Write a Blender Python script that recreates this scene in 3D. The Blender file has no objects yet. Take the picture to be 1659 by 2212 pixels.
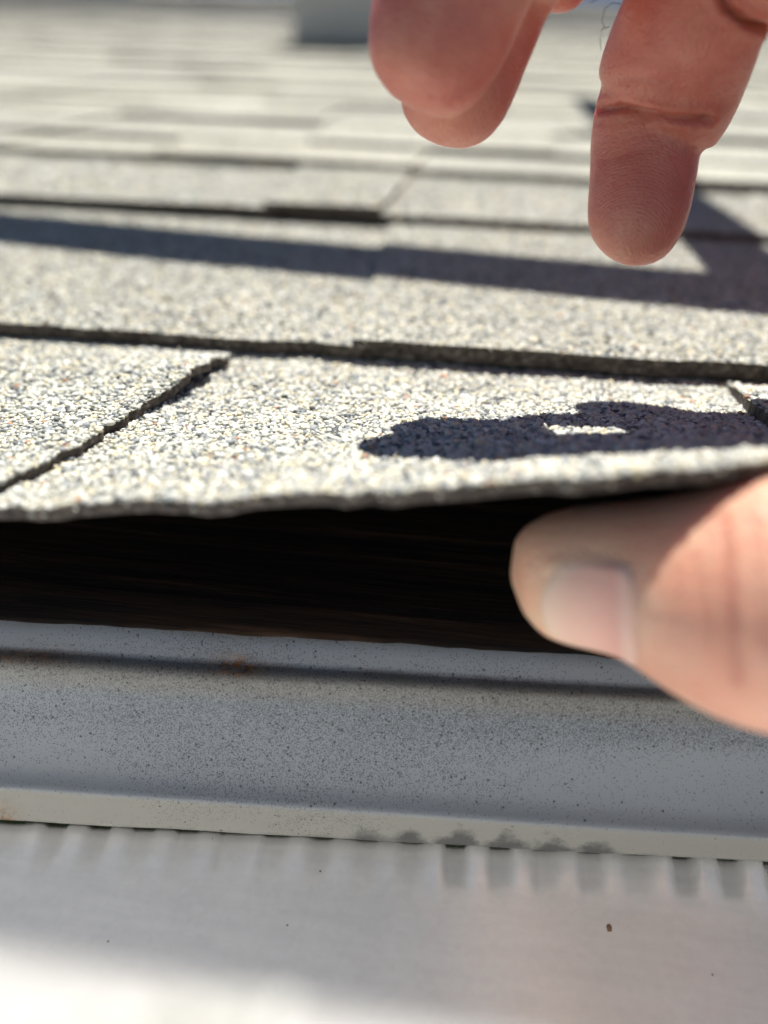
import bpy, bmesh, math, random
import numpy as np
from mathutils import Vector, Matrix
from mathutils import noise as mnoise

SC = bpy.context.scene
COL = SC.collection
rng = np.random.default_rng(7)
random.seed(7)

# ------------------------------------------------------------------ frames
# "roof frame", millimetres: X along the eave, Y up the slope, Z off the roof.
# world frame, metres: the roof frame tipped by the roof pitch, eave 3 m above ground.
PITCH = math.radians(20.0)
EAVE_Z = 3.0
CP, SP = math.cos(PITCH), math.sin(PITCH)
R_RW = np.array([[1, 0, 0], [0, CP, -SP], [0, SP, CP]])
def W(p):
    p = np.asarray(p, float) * 0.001
    q = p @ R_RW.T
    q[..., 2] += EAVE_Z
    return q
def WV(v):
    return np.asarray(v, float) @ R_RW.T

# ------------------------------------------------------------------ camera
PW, PH, F = 1659.0, 2212.0, 1597.0        # photo pixels used for measuring, focal length in them
TH, PSI, RHO = math.atan2(1146.0, F), math.radians(5.6), math.radians(1.43)
CAM = np.array([0.0, 0.0, 65.0])
fwd = np.array([-math.sin(PSI) * math.cos(TH), math.cos(PSI) * math.cos(TH), -math.sin(TH)])
right0 = np.array([math.cos(PSI), math.sin(PSI), 0.0])
down0 = np.cross(fwd, right0)
right = right0 * math.cos(RHO) - down0 * math.sin(RHO)
down = down0 * math.cos(RHO) + right0 * math.sin(RHO)
def C(px, py, z):
    """point seen at a photo pixel, at a depth in mm -> roof frame"""
    return CAM + z * ((px - PW / 2) / F * right + (py - PH / 2) / F * down + fwd)
def CV(v):
    return v[0] * right + v[1] * down + v[2] * fwd
def U(px, py, H=0.0):
    """where the ray through a pixel meets the plane Z=H"""
    d = (px - PW / 2) / F * right + (py - PH / 2) / F * down + fwd
    t = (H - CAM[2]) / d[2]
    return CAM + t * d
def UY(px, py, Y):
    """where the ray meets the upright plane Y=const (const may be a function of X)"""
    d = (px - PW / 2) / F * right + (py - PH / 2) / F * down + fwd
    return CAM + (Y - CAM[1]) / d[1] * d
def PROJ(p):
    q = np.asarray(p, float) - CAM
    x, y, z = q @ right, q @ down, q @ fwd
    return PW / 2 + F * x / z, PH / 2 + F * y / z, z

cam_data = bpy.data.cameras.new("camera")
cam = bpy.data.objects.new("camera", cam_data)
COL.objects.link(cam)
r_, u_, b_ = WV(right), WV(-down), WV(-fwd)
M = Matrix.Identity(4)
for i in range(3):
    M[i][0], M[i][1], M[i][2], M[i][3] = r_[i], u_[i], b_[i], W(CAM)[i]
cam.matrix_world = M
cam_data.sensor_fit = 'VERTICAL'
cam_data.sensor_height = 36.0
cam_data.sensor_width = 27.0
cam_data.lens = 36.0 * F / PH
cam_data.clip_start = 0.004
cam_data.clip_end = 3000.0
cam_data.dof.use_dof = True
cam_data.dof.focus_distance = 0.1212
cam_data.dof.aperture_fstop = cam_data.lens / 4.6
SC.camera = cam

# ------------------------------------------------------------------ sun and sky
SUN_CAM = np.array([0.03, -0.985, -0.115])              # towards the sun, camera axes (right, down, forward)
L = CV(SUN_CAM); L = L / np.linalg.norm(L)            # roof frame
LW = WV(L)
world = bpy.data.worlds.new("World")
SC.world = world
world.use_nodes = True
nt = world.node_tree
sky = nt.nodes.new("ShaderNodeTexSky")
sky.sky_type = 'NISHITA'
sky.sun_disc = False
sky.sun_elevation = math.asin(LW[2])
sky.sun_rotation = math.atan2(LW[0], LW[1])
sky.air_density, sky.dust_density, sky.ozone_density = 0.55, 0.15, 2.5
bg = nt.nodes["Background"]
bg.inputs[1].default_value = 0.05
nt.links.new(sky.outputs[0], bg.inputs[0])
sl = bpy.data.lights.new("sun", 'SUN')
sl.energy = 5.0
sl.angle = math.radians(0.53)
sl.color = (1.0, 0.955, 0.88)
sun = bpy.data.objects.new("sun", sl)
COL.objects.link(sun)
sun.rotation_euler = Vector(LW).to_track_quat('Z', 'Y').to_euler()
sun.location = (0, 0, 8)
SC.view_settings.view_transform = 'Standard'
SC.view_settings.look = 'None'
SC.view_settings.gamma = 1.0
SC.view_settings.use_curve_mapping = False
SC.view_settings.exposure = 0.68
SC.cycles.use_denoising = True
SC.cycles.max_bounces = 8
SC.cycles.sample_clamp_indirect = 6.0

# ------------------------------------------------------------------ helpers
def mesh_obj(name, verts, faces, mats, parent=None, mat_idx=None, smooth=False, origin=None, world_space=False):
    v = np.asarray(verts, float)
    v = v if world_space else W(v)
    o0 = np.asarray(origin, float) if origin is not None else v.mean(axis=0)
    me = bpy.data.meshes.new(name)
    me.from_pydata((v - o0).tolist(), [], [list(map(int, f)) for f in faces])
    for m in (mats if isinstance(mats, (list, tuple)) else [mats]):
        me.materials.append(m)
    if mat_idx is not None:
        me.polygons.foreach_set("material_index", np.asarray(mat_idx, dtype=np.int32))
    if smooth:
        me.polygons.foreach_set("use_smooth", np.ones(len(me.polygons), dtype=bool))
    me.update()
    o = bpy.data.objects.new(name, me)
    COL.objects.link(o)
    o["o0"] = o0.tolist()
    if parent is not None:
        o.parent = parent
        o.location = o0 - np.array(parent["o0"])
    else:
        o.location = o0
    return o
def empty(name, loc):
    o = bpy.data.objects.new(name, None)
    COL.objects.link(o)
    o.location = loc
    o.empty_display_size = 0.02
    o["o0"] = list(map(float, loc))
    return o
def tag(o, label, cat, group=None):
    o["label"], o["category"] = label, cat
    if group: o["group"] = group
    return o
def fnoise(x, y=0.0, z=0.0):
    return mnoise.noise(Vector((float(x), float(y), float(z))))

class NB:
    """small node-material builder"""
    def __init__(s, name):
        s.m = bpy.data.materials.new(name); s.m.use_nodes = True
        s.t = s.m.node_tree; s.n = s.t.nodes; s.b = s.n["Principled BSDF"]
    def add(s, typ, **kw):
        n = s.n.new(typ)
        for k, v in kw.items():
            if hasattr(n, k): setattr(n, k, v)
        return n
    def link(s, a, b): s.t.links.new(a, b)
    def setin(s, name, v): s.b.inputs[name].default_value = v
    def val(s, node, name, v): node.inputs[name].default_value = v
    def pos(s): return s.add("ShaderNodeNewGeometry").outputs["Position"]
    def noise(s, scale, detail=3.0, rough=0.55, vec=None, dist=0.0):
        n = s.add("ShaderNodeTexNoise")
        n.inputs["Scale"].default_value = scale; n.inputs["Detail"].default_value = detail
        n.inputs["Roughness"].default_value = rough; n.inputs["Distortion"].default_value = dist
        if vec is not None: s.link(vec, n.inputs["Vector"])
        return n.outputs["Fac"]
    def vor(s, scale, vec=None, feature='F1'):
        n = s.add("ShaderNodeTexVoronoi", feature=feature)
        n.inputs["Scale"].default_value = scale
        if vec is not None: s.link(vec, n.inputs["Vector"])
        return n
    def ramp(s, fac, stops, interp='LINEAR'):
        n = s.add("ShaderNodeValToRGB"); cr = n.color_ramp; cr.interpolation = interp
        while len(cr.elements) < len(stops): cr.elements.new(0.5)
        for e, (p, c) in zip(cr.elements, stops):
            e.position = p; e.color = (*c, 1.0) if len(c) == 3 else c
        s.link(fac, n.inputs["Fac"]); return n.outputs["Color"]
    def g(s, v): return (v, v, v)
    def mix(s, fac, a, b, mode='MIX'):
        n = s.add("ShaderNodeMix", data_type='RGBA', blend_type=mode)
        for sock, v in ((n.inputs[0], fac), (n.inputs[6], a), (n.inputs[7], b)):
            if hasattr(v, "is_linked"): s.link(v, sock)
            elif isinstance(v, (int, float)): sock.default_value = v
            else: sock.default_value = (*v, 1.0)
        return n.outputs[2]
    def math(s, op, a, b=0.0, clamp=False):
        n = s.add("ShaderNodeMath", operation=op, use_clamp=clamp)
        for sock, v in zip(n.inputs, (a, b)):
            if hasattr(v, "is_linked"): s.link(v, sock)
            else: sock.default_value = v
        return n.outputs[0]
    def attr(s, name): 
        return s.add("ShaderNodeAttribute", attribute_name=name)
    def bump(s, h, strength, dist, prev=None):
        n = s.add("ShaderNodeBump")
        n.inputs["Strength"].default_value = strength; n.inputs["Distance"].default_value = dist
        s.link(h, n.inputs["Height"])
        if prev is not None: s.link(prev, n.inputs["Normal"])
        return n.outputs["Normal"]
    def scalevec(s, v, sc):
        n = s.add("ShaderNodeVectorMath", operation='MULTIPLY')
        s.link(v, n.inputs[0]); n.inputs[1].default_value = sc
        return n.outputs[0]
    def sep(s, v):
        n = s.add("ShaderNodeSeparateXYZ"); s.link(v, n.inputs[0]); return n.outputs

# granule palette (linear reflectance)
PAL = [((0.66, 0.655, 0.57), .33), ((0.50, 0.505, 0.46), .23), ((0.29, 0.315, 0.325), .13), ((0.11, 0.12, 0.13), .06),
       ((0.70, 0.64, 0.46), .13), ((0.75, 0.75, 0.70), .11), ((0.45, 0.24, 0.14), .006)]

def m_shingle_top():
    b = NB("shingle_granule_surface")
    p = b.pos()
    v = b.vor(820.0, p)
    sx = b.sep(v.outputs["Color"])
    acc, stops = 0.0, []
    for c, w in PAL:
        stops.append((min(acc, .999), c)); acc += w
    col = b.ramp(sx[0], stops, 'CONSTANT')
    oi = b.add("ShaderNodeObjectInfo")
    tint = b.ramp(oi.outputs["Random"], [(0, (0.92, 0.92, 0.92)), (.3, (1.0, 1.0, .98)), (.6, (0.96, 0.95, 0.92)), (.8, (1.03, 1.03, 1.01)), (1, (0.94, 0.95, 0.95))])
    col = b.mix(1.0, col, tint, 'MULTIPLY')
    big = b.ramp(b.noise(16.0, 4, .6, p), [(.3, b.g(.58)), (.7, b.g(.80))])
    col = b.mix(1.0, col, big, 'MULTIPLY')
    b.link(col, b.b.inputs["Base Color"])
    b.setin("Roughness", .86); b.setin("Specular IOR Level", .3)
    b.link(b.bump(v.outputs["Distance"], -0.9, 0.0008, b.bump(b.noise(90, 3, .6, p), .35, .002)), b.b.inputs["Normal"])
    return b.m
def m_far_shingle():
    b = NB("far_shingle_surface")
    p = b.pos()
    a = b.attr("tone").outputs["Color"]
    c = b.ramp(b.noise(300.0, 2, .6, p), [(.3, (.30, .305, .295)), (.7, (.46, .46, .435))])
    c = b.mix(1.0, c, a, 'MULTIPLY')
    b.link(c, b.b.inputs["Base Color"]); b.setin("Roughness", .9); b.setin("Specular IOR Level", .2)
    return b.m
def m_asphalt():
    b = NB("asphalt_cut_edge")
    p = b.pos()
    n = b.noise(700, 4, .6, p)
    c = b.ramp(n, [(.30, (.022, .019, .018)), (.50, (.075, .062, .055)), (.62, (.13, .112, .10)), (.76, (.38, .35, .30))])
    b.link(c, b.b.inputs["Base Color"]); b.setin("Roughness", .8); b.setin("Specular IOR Level", .3)
    b.link(b.bump(n, .8, .001), b.b.inputs["Normal"])
    return b.m
def m_underside():
    b = NB("shingle_underside_asphalt")
    p = b.pos()
    n = b.noise(500, 4, .6, p)
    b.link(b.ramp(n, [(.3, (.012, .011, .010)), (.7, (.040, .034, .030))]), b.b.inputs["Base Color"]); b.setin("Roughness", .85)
    b.setin("Specular IOR Level", .15)
    b.link(b.bump(n, .5, .0008), b.b.inputs["Normal"])
    return b.m
def m_granule():
    b = NB("mineral_granule")
    a = b.attr("gcol").outputs["Color"]
    p = b.pos()
    c = b.mix(1.0, a, b.ramp(b.noise(2500, 2, .5, p), [(.3, b.g(.85)), (.7, b.g(1.1))]), 'MULTIPLY')
    b.link(c, b.b.inputs["Base Color"]); b.setin("Roughness", .62); b.setin("Specular IOR Level", .42)
    return b.m
def m_felt():
    b = NB("black_felt_underlay")
    p = b.pos()
    st = b.noise(60, 5, .65, b.scalevec(p, (.35, 6.0, 6.0)))
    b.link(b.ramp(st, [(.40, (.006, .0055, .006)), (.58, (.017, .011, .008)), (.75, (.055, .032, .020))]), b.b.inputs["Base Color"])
    b.setin("Roughness", .9); b.setin("Specular IOR Level", .1)
    b.link(b.bump(st, .5, .001), b.b.inputs["Normal"])
    return b.m
def m_wood():
    b = NB("weathered_sheathing_wood")
    p = b.pos()
    st = b.noise(90, 5, .7, b.scalevec(p, (.2, 5, 5)))
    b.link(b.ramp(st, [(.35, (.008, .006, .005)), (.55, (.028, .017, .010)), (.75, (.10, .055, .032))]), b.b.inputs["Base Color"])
    b.setin("Roughness", .85); b.setin("Specular IOR Level", .2)
    b.link(b.bump(st, .7, .001), b.b.inputs["Normal"])
    return b.m
M_TOP, M_FAR, M_ASPH, M_UNDER, M_GRAN, M_FELT, M_WOOD = m_shingle_top(), m_far_shingle(), m_asphalt(), m_underside(), m_granule(), m_felt(), m_wood()

def m_plain(name, col, rough=.6, metal=0.0, spec=.4, nscale=40, amt=.12, bump=0.0, bscale=300):
    b = NB(name); p = b.pos()
    c = b.mix(1.0, (col), b.ramp(b.noise(nscale, 4, .6, p), [(.3, b.g(1 - amt)), (.7, b.g(1 + amt))]), 'MULTIPLY')
    b.link(c, b.b.inputs["Base Color"]); b.setin("Roughness", rough); b.setin("Metallic", metal); b.setin("Specular IOR Level", spec)
    if bump: b.link(b.bump(b.noise(bscale, 3, .6, p), bump, .001), b.b.inputs["Normal"])
    return b.m

# ------------------------------------------------------------------ ground, house
v = np.array([[-900, -900, 0], [900, -900, 0], [900, 900, 0], [-900, 900, 0]], float)
g = mesh_obj("ground", v, [(0, 1, 2, 3)], m_plain("lawn_ground", (.06, .085, .03), .95, nscale=3, amt=.3), world_space=True, origin=(0, 0, 0))
g["kind"] = "structure"
XL, XR = -3600.0, 3600.0

# ------------------------------------------------------------------ roof
roof = empty("roof", W([0, 60, -30]))
roof["kind"] = "thing"
tag(roof, "sloping roof of pale grey granule shingles, its eave edge held open", "roof")

Y_RIDGE = U(1262, 12, 0)[1]
# course edges: photo heights at the picture's two sides
EDGES = [((0, 703), (1659, 812)), ((0, 425), (1659, 514)), ((0, 316), (1659, 404)), ((0, 274), (1659, 352)),
         ((0, 232), (1659, 302)), ((0, 197), (1659, 258))]
def edge_line(k):
    a, b = EDGES[k]
    A, B = U(*a, 3.0), U(*b, 3.0)
    s = (B[1] - A[1]) / (B[0] - A[0])
    return (A[1] - s * A[0], s)
LINES = [edge_line(k) for k in range(len(EDGES))]
while LINES[-1][0] < 1500:
    c, s = LINES[-1]
    LINES.append((c + rng.uniform(78, 90), s * .8))
def EY(k, x):
    c, s = LINES[k]
    return c + s * x

def sheet_piece(name, xb0, xb1, xt0, xt1, kb, kt, thick, t_edge, lift=0.0, parent=roof, nx=18, nv=6, seed=0, overlap=14.0, jag=.9, curl=0.0, lam=0.0):
    """one shingle tab: saw-tooth seat, ragged front edge, slanted sides"""
    T, B = [], []
    for j in range(nv + 1):
        v = j / nv
        for i in range(nx + 1):
            u = i / nx
            xb, xt = xb0 + (xb1 - xb0) * u, xt0 + (xt1 - xt0) * u
            x = xb + (xt - xb) * v
            y0, y1 = EY(kb, xb), EY(kt, xt) + overlap
            y = y0 + (y1 - y0) * v
            if j == 0: y += jag * fnoise(x * .11, seed * 3.1) + jag * .7 * fnoise(x * .45, seed * 3.1)
            if i in (0, nx): x += jag * .6 * fnoise(y * .2, seed * 1.7 + i)
            vv = min(1.0, (y - y0) / max(1e-6, (EY(kt, xt) - y0)))
            h = lam + t_edge * (1 - vv) + lift * max(0, 1 - vv) ** 1.8
            h += curl * (2 * u - 1) ** 2 * (1 - vv) ** 2
            h += .55 * fnoise(x * .018, y * .02, seed) * (1 - vv * .8)
            if v > .999: h -= 1.0
            T.append((x, y, h)); B.append((x, y + (.5 if j == 0 else 0), h - thick - lam))
    n = len(T); V = T + B; Fc, mi = [], []
    w = nx + 1
    for j in range(nv):
        for i in range(nx):
            a = j * w + i
            Fc.append((a, a + 1, a + w + 1, a + w)); mi.append(0)
            Fc.append((n + a, n + a + w, n + a + w + 1, n + a + 1)); mi.append(2)
    for i in range(nx):
        Fc.append((i, n + i, n + i + 1, i + 1)); mi.append(1)
        a = nv * w + i
        Fc.append((a, a + 1, n + a + 1, n + a)); mi.append(1)
    for j in range(nv):
        a = j * w
        Fc.append((a, a + w, n + a + w, n + a)); mi.append(1)
        a = j * w + nx
        Fc.append((a, n + a, n + a + w, a + w)); mi.append(1)
    return mesh_obj(name, V, Fc, [M_TOP, M_ASPH, M_UNDER], parent, mi), np.array(T).reshape(nv + 1, nx + 1, 3)

# granules -----------------------------------------------------------
def ico():
    t = (1 + 5 ** .5) / 2
    v = np.array([(-1, t, 0), (1, t, 0), (-1, -t, 0), (1, -t, 0), (0, -1, t), (0, 1, t), (0, -1, -t), (0, 1, -t), (t, 0, -1), (t, 0, 1), (-t, 0, -1), (-t, 0, 1)], float)
    v /= np.linalg.norm(v[0])
    f = np.array([(0, 11, 5), (0, 5, 1), (0, 1, 7), (0, 7, 10), (0, 10, 11), (1, 5, 9), (5, 11, 4), (11, 10, 2), (10, 7, 6), (7, 1, 8), (3, 9, 4), (3, 4, 2), (3, 2, 6), (3, 6, 8), (3, 8, 9), (4, 9, 5), (2, 4, 11), (6, 2, 10), (8, 6, 7), (9, 8, 1)])
    return v, f
def octa():
    v = np.array([(1, 0, 0), (0, 1, 0), (-1, 0, 0), (0, -1, 0), (0, 0, 1), (0, 0, -1)], float)
    f = np.array([(0, 1, 4), (1, 2, 4), (2, 3, 4), (3, 0, 4), (1, 0, 5), (2, 1, 5), (3, 2, 5), (0, 3, 5)])
    return v, f
PC = np.array([c for c, w in PAL]); PWt = np.array([w for c, w in PAL]); PWt = PWt / PWt.sum()
def granules(name, pts, parent, rmin=.42, rmax=.78, shape='ico', sink=.25, flat=1.0):
    """one mesh of mineral grains seated on the points (roof frame, mm)"""
    tv, tf = ico() if shape == 'ico' else octa()
    n, k = len(pts), len(tv)
    r = rng.uniform(rmin, rmax, n) * rng.choice([1, 1, 1, 1.25, .8], n)
    vv = tv[None] * (1 + rng.uniform(-.42, .32, (n, k, 1)))
    sc = np.stack([rng.uniform(.8, 1.35, n), rng.uniform(.8, 1.35, n), rng.uniform(.38, .75, n) * flat], 1)
    vv = vv * sc[:, None, :] * r[:, None, None]
    # random tilt and spin
    a, bb = rng.uniform(0, 2 * np.pi, n), rng.normal(0, .45, n)
    ca, sa, cb, sb = np.cos(a), np.sin(a), np.cos(bb), np.sin(bb)
    y, z = vv[..., 1] * cb[:, None] - vv[..., 2] * sb[:, None], vv[..., 1] * sb[:, None] + vv[..., 2] * cb[:, None]
    vv[..., 1], vv[..., 2] = y, z
    x, y = vv[..., 0] * ca[:, None] - vv[..., 1] * sa[:, None], vv[..., 0] * sa[:, None] + vv[..., 1] * ca[:, None]
    vv[..., 0], vv[..., 1] = x, y
    P = np.asarray(pts)[:, None, :] + vv
    P[..., 2] += (r * sink)[:, None]
    V = W(P.reshape(-1, 3))
    o0 = V.mean(axis=0); V = V - o0
    Fc = (tf[None] + (np.arange(n) * k)[:, None, None]).reshape(-1, 3)
    me = bpy.data.meshes.new(name)
    me.vertices.add(len(V)); me.vertices.foreach_set("co", V.ravel())
    me.loops.add(len(Fc) * 3); me.loops.foreach_set("vertex_index", Fc.ravel().astype(np.int32))
    me.polygons.add(len(Fc))
    me.polygons.foreach_set("loop_start", np.arange(0, len(Fc) * 3, 3, dtype=np.int32))
    me.polygons.foreach_set("loop_total", np.full(len(Fc), 3, dtype=np.int32))
    me.update(calc_edges=True)
    ci = rng.choice(len(PAL), n, p=PWt)
    col = PC[ci] * rng.uniform(.85, 1.15, (n, 1))
    col = np.concatenate([np.repeat(col, k, axis=0), np.ones((n * k, 1))], 1)
    at = me.color_attributes.new("gcol", 'FLOAT_COLOR', 'POINT')
    at.data.foreach_set("color", col.astype(np.float32).ravel())
    me.materials.append(M_GRAN)
    o = bpy.data.objects.new(name, me)
    COL.objects.link(o)
    o.parent = parent
    o.location = o0 - np.array(parent["o0"])
    o["o0"] = o0.tolist()
    o["kind"] = "stuff"
    return o
def scatter(T, spacing, vmax=1.0, xlim=None, ylim=None):
    """jittered points over a quad grid T[nv+1][nx+1][3]"""
    out = []
    nv, nx = T.shape[0] - 1, T.shape[1] - 1
    lw = np.linalg.norm(T[0, -1] - T[0, 0]); lh = np.linalg.norm(T[-1, nx // 2] - T[0, nx // 2])
    nu, nw = max(2, int(lw / spacing)), max(2, int(lh / spacing / .9))
    uu, ww = np.meshgrid((np.arange(nu) + .5) / nu, (np.arange(nw) + .2) / nw)
    uu = uu + ((np.arange(nw) % 2) * .5 / nu)[:, None]
    uu = np.clip(uu + rng.uniform(-.42, .42, uu.shape) / nu, 0.001, .999).ravel()
    ww = np.clip(ww + rng.uniform(-.42, .42, ww.shape) / nw, 0.0, .999).ravel()
    fi, fj = uu * nx, ww * nv
    i, j = np.minimum(fi.astype(int), nx - 1), np.minimum(fj.astype(int), nv - 1)
    a, c = (fi - i)[:, None], (fj - j)[:, None]
    P = (T[j, i] * (1 - a) + T[j, i + 1] * a) * (1 - c) + (T[j + 1, i] * (1 - a) + T[j + 1, i + 1] * a) * c
    m = ww <= vmax
    if xlim: m &= (P[:, 0] > xlim[0]) & (P[:, 0] < xlim[1])
    if ylim: m &= P[:, 1] < ylim
    return P[m]

# ---- courses above the lifted one: tab joints at photo x on the front edge, then random ones
def xat(k, px):
    a, b = EDGES[k]
    py = a[1] + (b[1] - a[1]) * px / PW
    return U(px, py, 3.0)[0]
JOINTS = {0: [xat(0, 740), xat(0, 1990), xat(0, -330)], 1: [xat(1, -20), xat(1, 552), xat(1, 838), xat(1, 1480)],
          2: [xat(2, -20), xat(2, 318), xat(2, 905), xat(2, 1330)], 3: [xat(3, 128), xat(3, 655), xat(3, 1210)],
          4: [xat(4, 250), xat(4, 700), xat(4, 1250)], 5: [xat(5, 90), xat(5, 560), xat(5, 1100)]}
STYLE = {0: {1: (6.0, 2.6), 2: (6.0, 2.6)}, 1: {2: (5.5, 2.2)}}
def course(k):
    half = (LINES[k][0] + 150) * .70 + 170
    J = sorted(JOINTS.get(k, []))
    if not J: J = [rng.uniform(-100, 100)]
    while J[0] > -half: J.insert(0, J[0] - rng.uniform(80, 230))
    while J[-1] < half: J.append(J[-1] + rng.uniform(80, 230))
    hi = (k % 2 == 0)
    for i in range(len(J) - 1):
        x0, x1 = J[i], J[i + 1]
        px = PROJ((.5 * (x0 + x1), EY(k, .5 * (x0 + x1)), 3))[0]
        hi = not hi
        te = (rng.uniform(2.4, 3.2) if hi else rng.uniform(2.6, 3.4)) * max(.6, 1 - .04 * k)
        lam = 1.6 * max(.6, 1 - .04 * k) if hi else 0.0
        lift = rng.uniform(0, .9) * (rng.random() < .45) * max(.3, 1 - .08 * k)
        if k == 0:
            te, lift, lam = (2.6, 1.0, 1.5) if px > 740 else (3.4, .3, 0)
            hi = px > 740
        if k == 1: te, lift, hi, lam = (2.8, 1.3, True, 1.8) if 500 < px < 838 else (3.6, .35, False, 0)
        if k == 2: te, lift = (4.6, 1.0) if 150 < px < 318 else (te, lift)
        sl = 7 * rng.uniform(.5, 1.3) if hi else 0.0
        gap = .2 if hi else -6.0
        o, T = sheet_piece("shingle", x0 + gap + sl * .3, x1 - gap - sl * .3,
                           x0 + gap - sl * .3, x1 - gap + sl * .3, k, k + 1,
                           te - lift * .2 - .25, te, lift, nx=28 if k < 2 else 14, seed=k * 17 + i, lam=lam)
        if k <= 1:
            wlim = (-220, 220) if k == 0 else (-330, 360)
            P = scatter(T, .98 if k == 0 else 1.35, .93, wlim)
            if len(P) > 30:
                granules("granules", P, o, *((.40, .72) if k == 0 else (.55, .9)), shape='octa', flat=.45, sink=.1)
NC = len(LINES) - 1
for k in range(NC): course(k)

# ---- the rest of the slope up to the ridge, too far to pick single shingles apart
V, Fc, tone = [], [], []
y = LINES[NC][0]
row = 0
while y < Y_RIDGE - 20:
    y2 = min(y + 100, Y_RIDGE)
    x = XL + rng.uniform(0, 200)
    while x < XR:
        x2 = x + rng.uniform(150, 420)
        te = rng.choice([1.4, 2.4])
        b0 = len(V)
        V += [(x, y, te), (x2, y, te), (x2, y2 + 12, -.5), (x, y2 + 12, -.5), (x, y, 0), (x2, y, 0), (x2, y2 + 12, -3), (x, y2 + 12, -3)]
        Fc += [(b0, b0 + 1, b0 + 2, b0 + 3), (b0, b0 + 4, b0 + 5, b0 + 1), (b0 + 1, b0 + 5, b0 + 6, b0 + 2), (b0 + 3, b0 + 7, b0 + 4, b0), (b0 + 4, b0 + 7, b0 + 6, b0 + 5)]
        t = rng.choice([.6, .75, .9, .68]) * np.array([1, 1, 1]) * (1, rng.uniform(.94, 1.0), rng.uniform(.88, 1.0))
        tone += [t] * 8
        x = x2
    y = y2; row += 1
far = mesh_obj("far_shingles", V, Fc, M_FAR, roof)
at = far.data.color_attributes.new("tone", 'FLOAT_COLOR', 'POINT')
at.data.foreach_set("color", np.concatenate([np.array(tone), np.ones((len(tone), 1))], 1).astype(np.float32).ravel())
far["kind"] = "stuff"
# ridge cap pieces
M_CAP = m_plain("ridge_cap_granules", (.44, .44, .42), .9, nscale=200, amt=.25)
x = -1500.0
while x < 3200:
    w2 = 300
    pr = [(-150, 7), (-60, 9), (0, 12), (60, 8), (150, 2)]
    V, Fc = [], []
    for xx, dz in ((x, 6), (x + w2 + 20, 0)):
        for dy, dh in pr: V.append((xx, Y_RIDGE + dy, dh + dz - (abs(dy) * .15 if dy > 0 else 0)))
        for dy, dh in pr: V.append((xx, Y_RIDGE + dy, dh + dz - 5 - (abs(dy) * .15 if dy > 0 else 0)))
    for i in range(4):
        Fc += [(i, i + 1, 11 + i, 10 + i), (5 + i, 15 + i, 16 + i, 6 + i)]
    Fc += [(0, 10, 15, 5), (4, 9, 19, 14), (0, 5, 6, 1), (1, 6, 7, 2), (2, 7, 8, 3), (3, 8, 9, 4)]
    mesh_obj("ridge_cap_shingle", V, Fc, M_CAP, roof)
    x += w2

# ---- the lifted first course -------------------------------------------------
Y_EDGE = 72.0
ex = [-420, -200, 0, 200, 500, 830, 1000, 1200, 1400, 1659, 1900, 2300, 2900]
ey = [1165, 1118, 1090, 1086, 1074, 1062, 1052, 1036, 1016, 994, 985, 1010, 1120]
EP = np.array([UY(a, b, Y_EDGE) for a, b in zip(ex, ey)])
def HE(x):
    if x < EP[0, 0]: return max(-6.0, EP[0, 2] - .1 * (EP[0, 0] - x))
    return float(np.interp(x, EP[:, 0], EP[:, 2]))
def HEs(x):
    return np.mean([HE(x + d) for d in (-9, -6, -3, 0, 3, 6, 9)])
def hinge(x): return EY(0, x) + 6.0
def S(x, y):
    """top surface of the lifted course"""
    v = max(0.0, min(1.0, (y - Y_EDGE) / (hinge(x) - Y_EDGE)))
    return HEs(x) * (1 - v) ** 1.45 * (1 - .10 * v) + .35 * fnoise(x * .05, y * .05, 4.2) - .4 * v
def hit(px, py, off=0.0):
    H = 6.0
    for _ in range(40):
        p = U(px, py, H + off); H = .5 * H + .5 * S(p[0], max(p[1], Y_EDGE))
    return U(px, py, H + off)
def lifted(name, xa, xb, thick, off, nx, nv, jag, xs_bottom=None, label=None, seed=0, y0=None, endv=1.12, tip=0.0):
    """a layer of the lifted course between two side curves xa(v), xb(v), lying `off` above S"""
    T, B = [], []
    for j in range(nv + 1):
        v = j / nv
        for i in range(nx + 1):
            u = i / nx
            x = xa(v) + (xb(v) - xa(v)) * u
            yb = Y_EDGE + (y0 or 0.0)
            y = yb + (hinge(x) - yb) * v * endv
            if j == 0: y += jag * fnoise(x * .09, seed) + jag * .8 * fnoise(x * .4, seed)
            if i in (0, nx): x += jag * .9 * fnoise(y * .25, seed + i) + jag * .7 * fnoise(y * .8, seed + i)
            h = S(x, max(y, Y_EDGE)) + off * max(0, min(1, (.86 - v) * 6))
            if tip and u > .8: h += tip * ((u - .8) / .2) ** 2 * math.exp(-((v - .60) / .13) ** 2)
            T.append((x, y, h)); B.append((x, y + (.4 if j == 0 else 0), h - thick))
    n = len(T); w = nx + 1; V = T + B; Fc, mi = [], []
    for j in range(nv):
        for i in range(nx):
            a = j * w + i
            Fc.append((a, a + 1, a + w + 1, a + w)); mi.append(0)
            Fc.append((n + a, n + a + w, n + a + w + 1, n + a + 1)); mi.append(2)
    for i in range(nx):
        Fc.append((i, n + i, n + i + 1, i + 1)); mi.append(1)
        a = nv * w + i
        Fc.append((a, a + 1, n + a + 1, n + a)); mi.append(1)
    for j in range(nv):
        a = j * w
        Fc.append((a, a + w, n + a + w, n + a)); mi.append(1)
        a = j * w + nx
        Fc.append((a, n + a, n + a + w, a + w)); mi.append(1)
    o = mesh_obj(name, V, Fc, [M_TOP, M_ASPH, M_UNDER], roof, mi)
    if label: o["label"] = label
    return o, np.array(T).reshape(nv + 1, nx + 1, 3)
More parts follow.
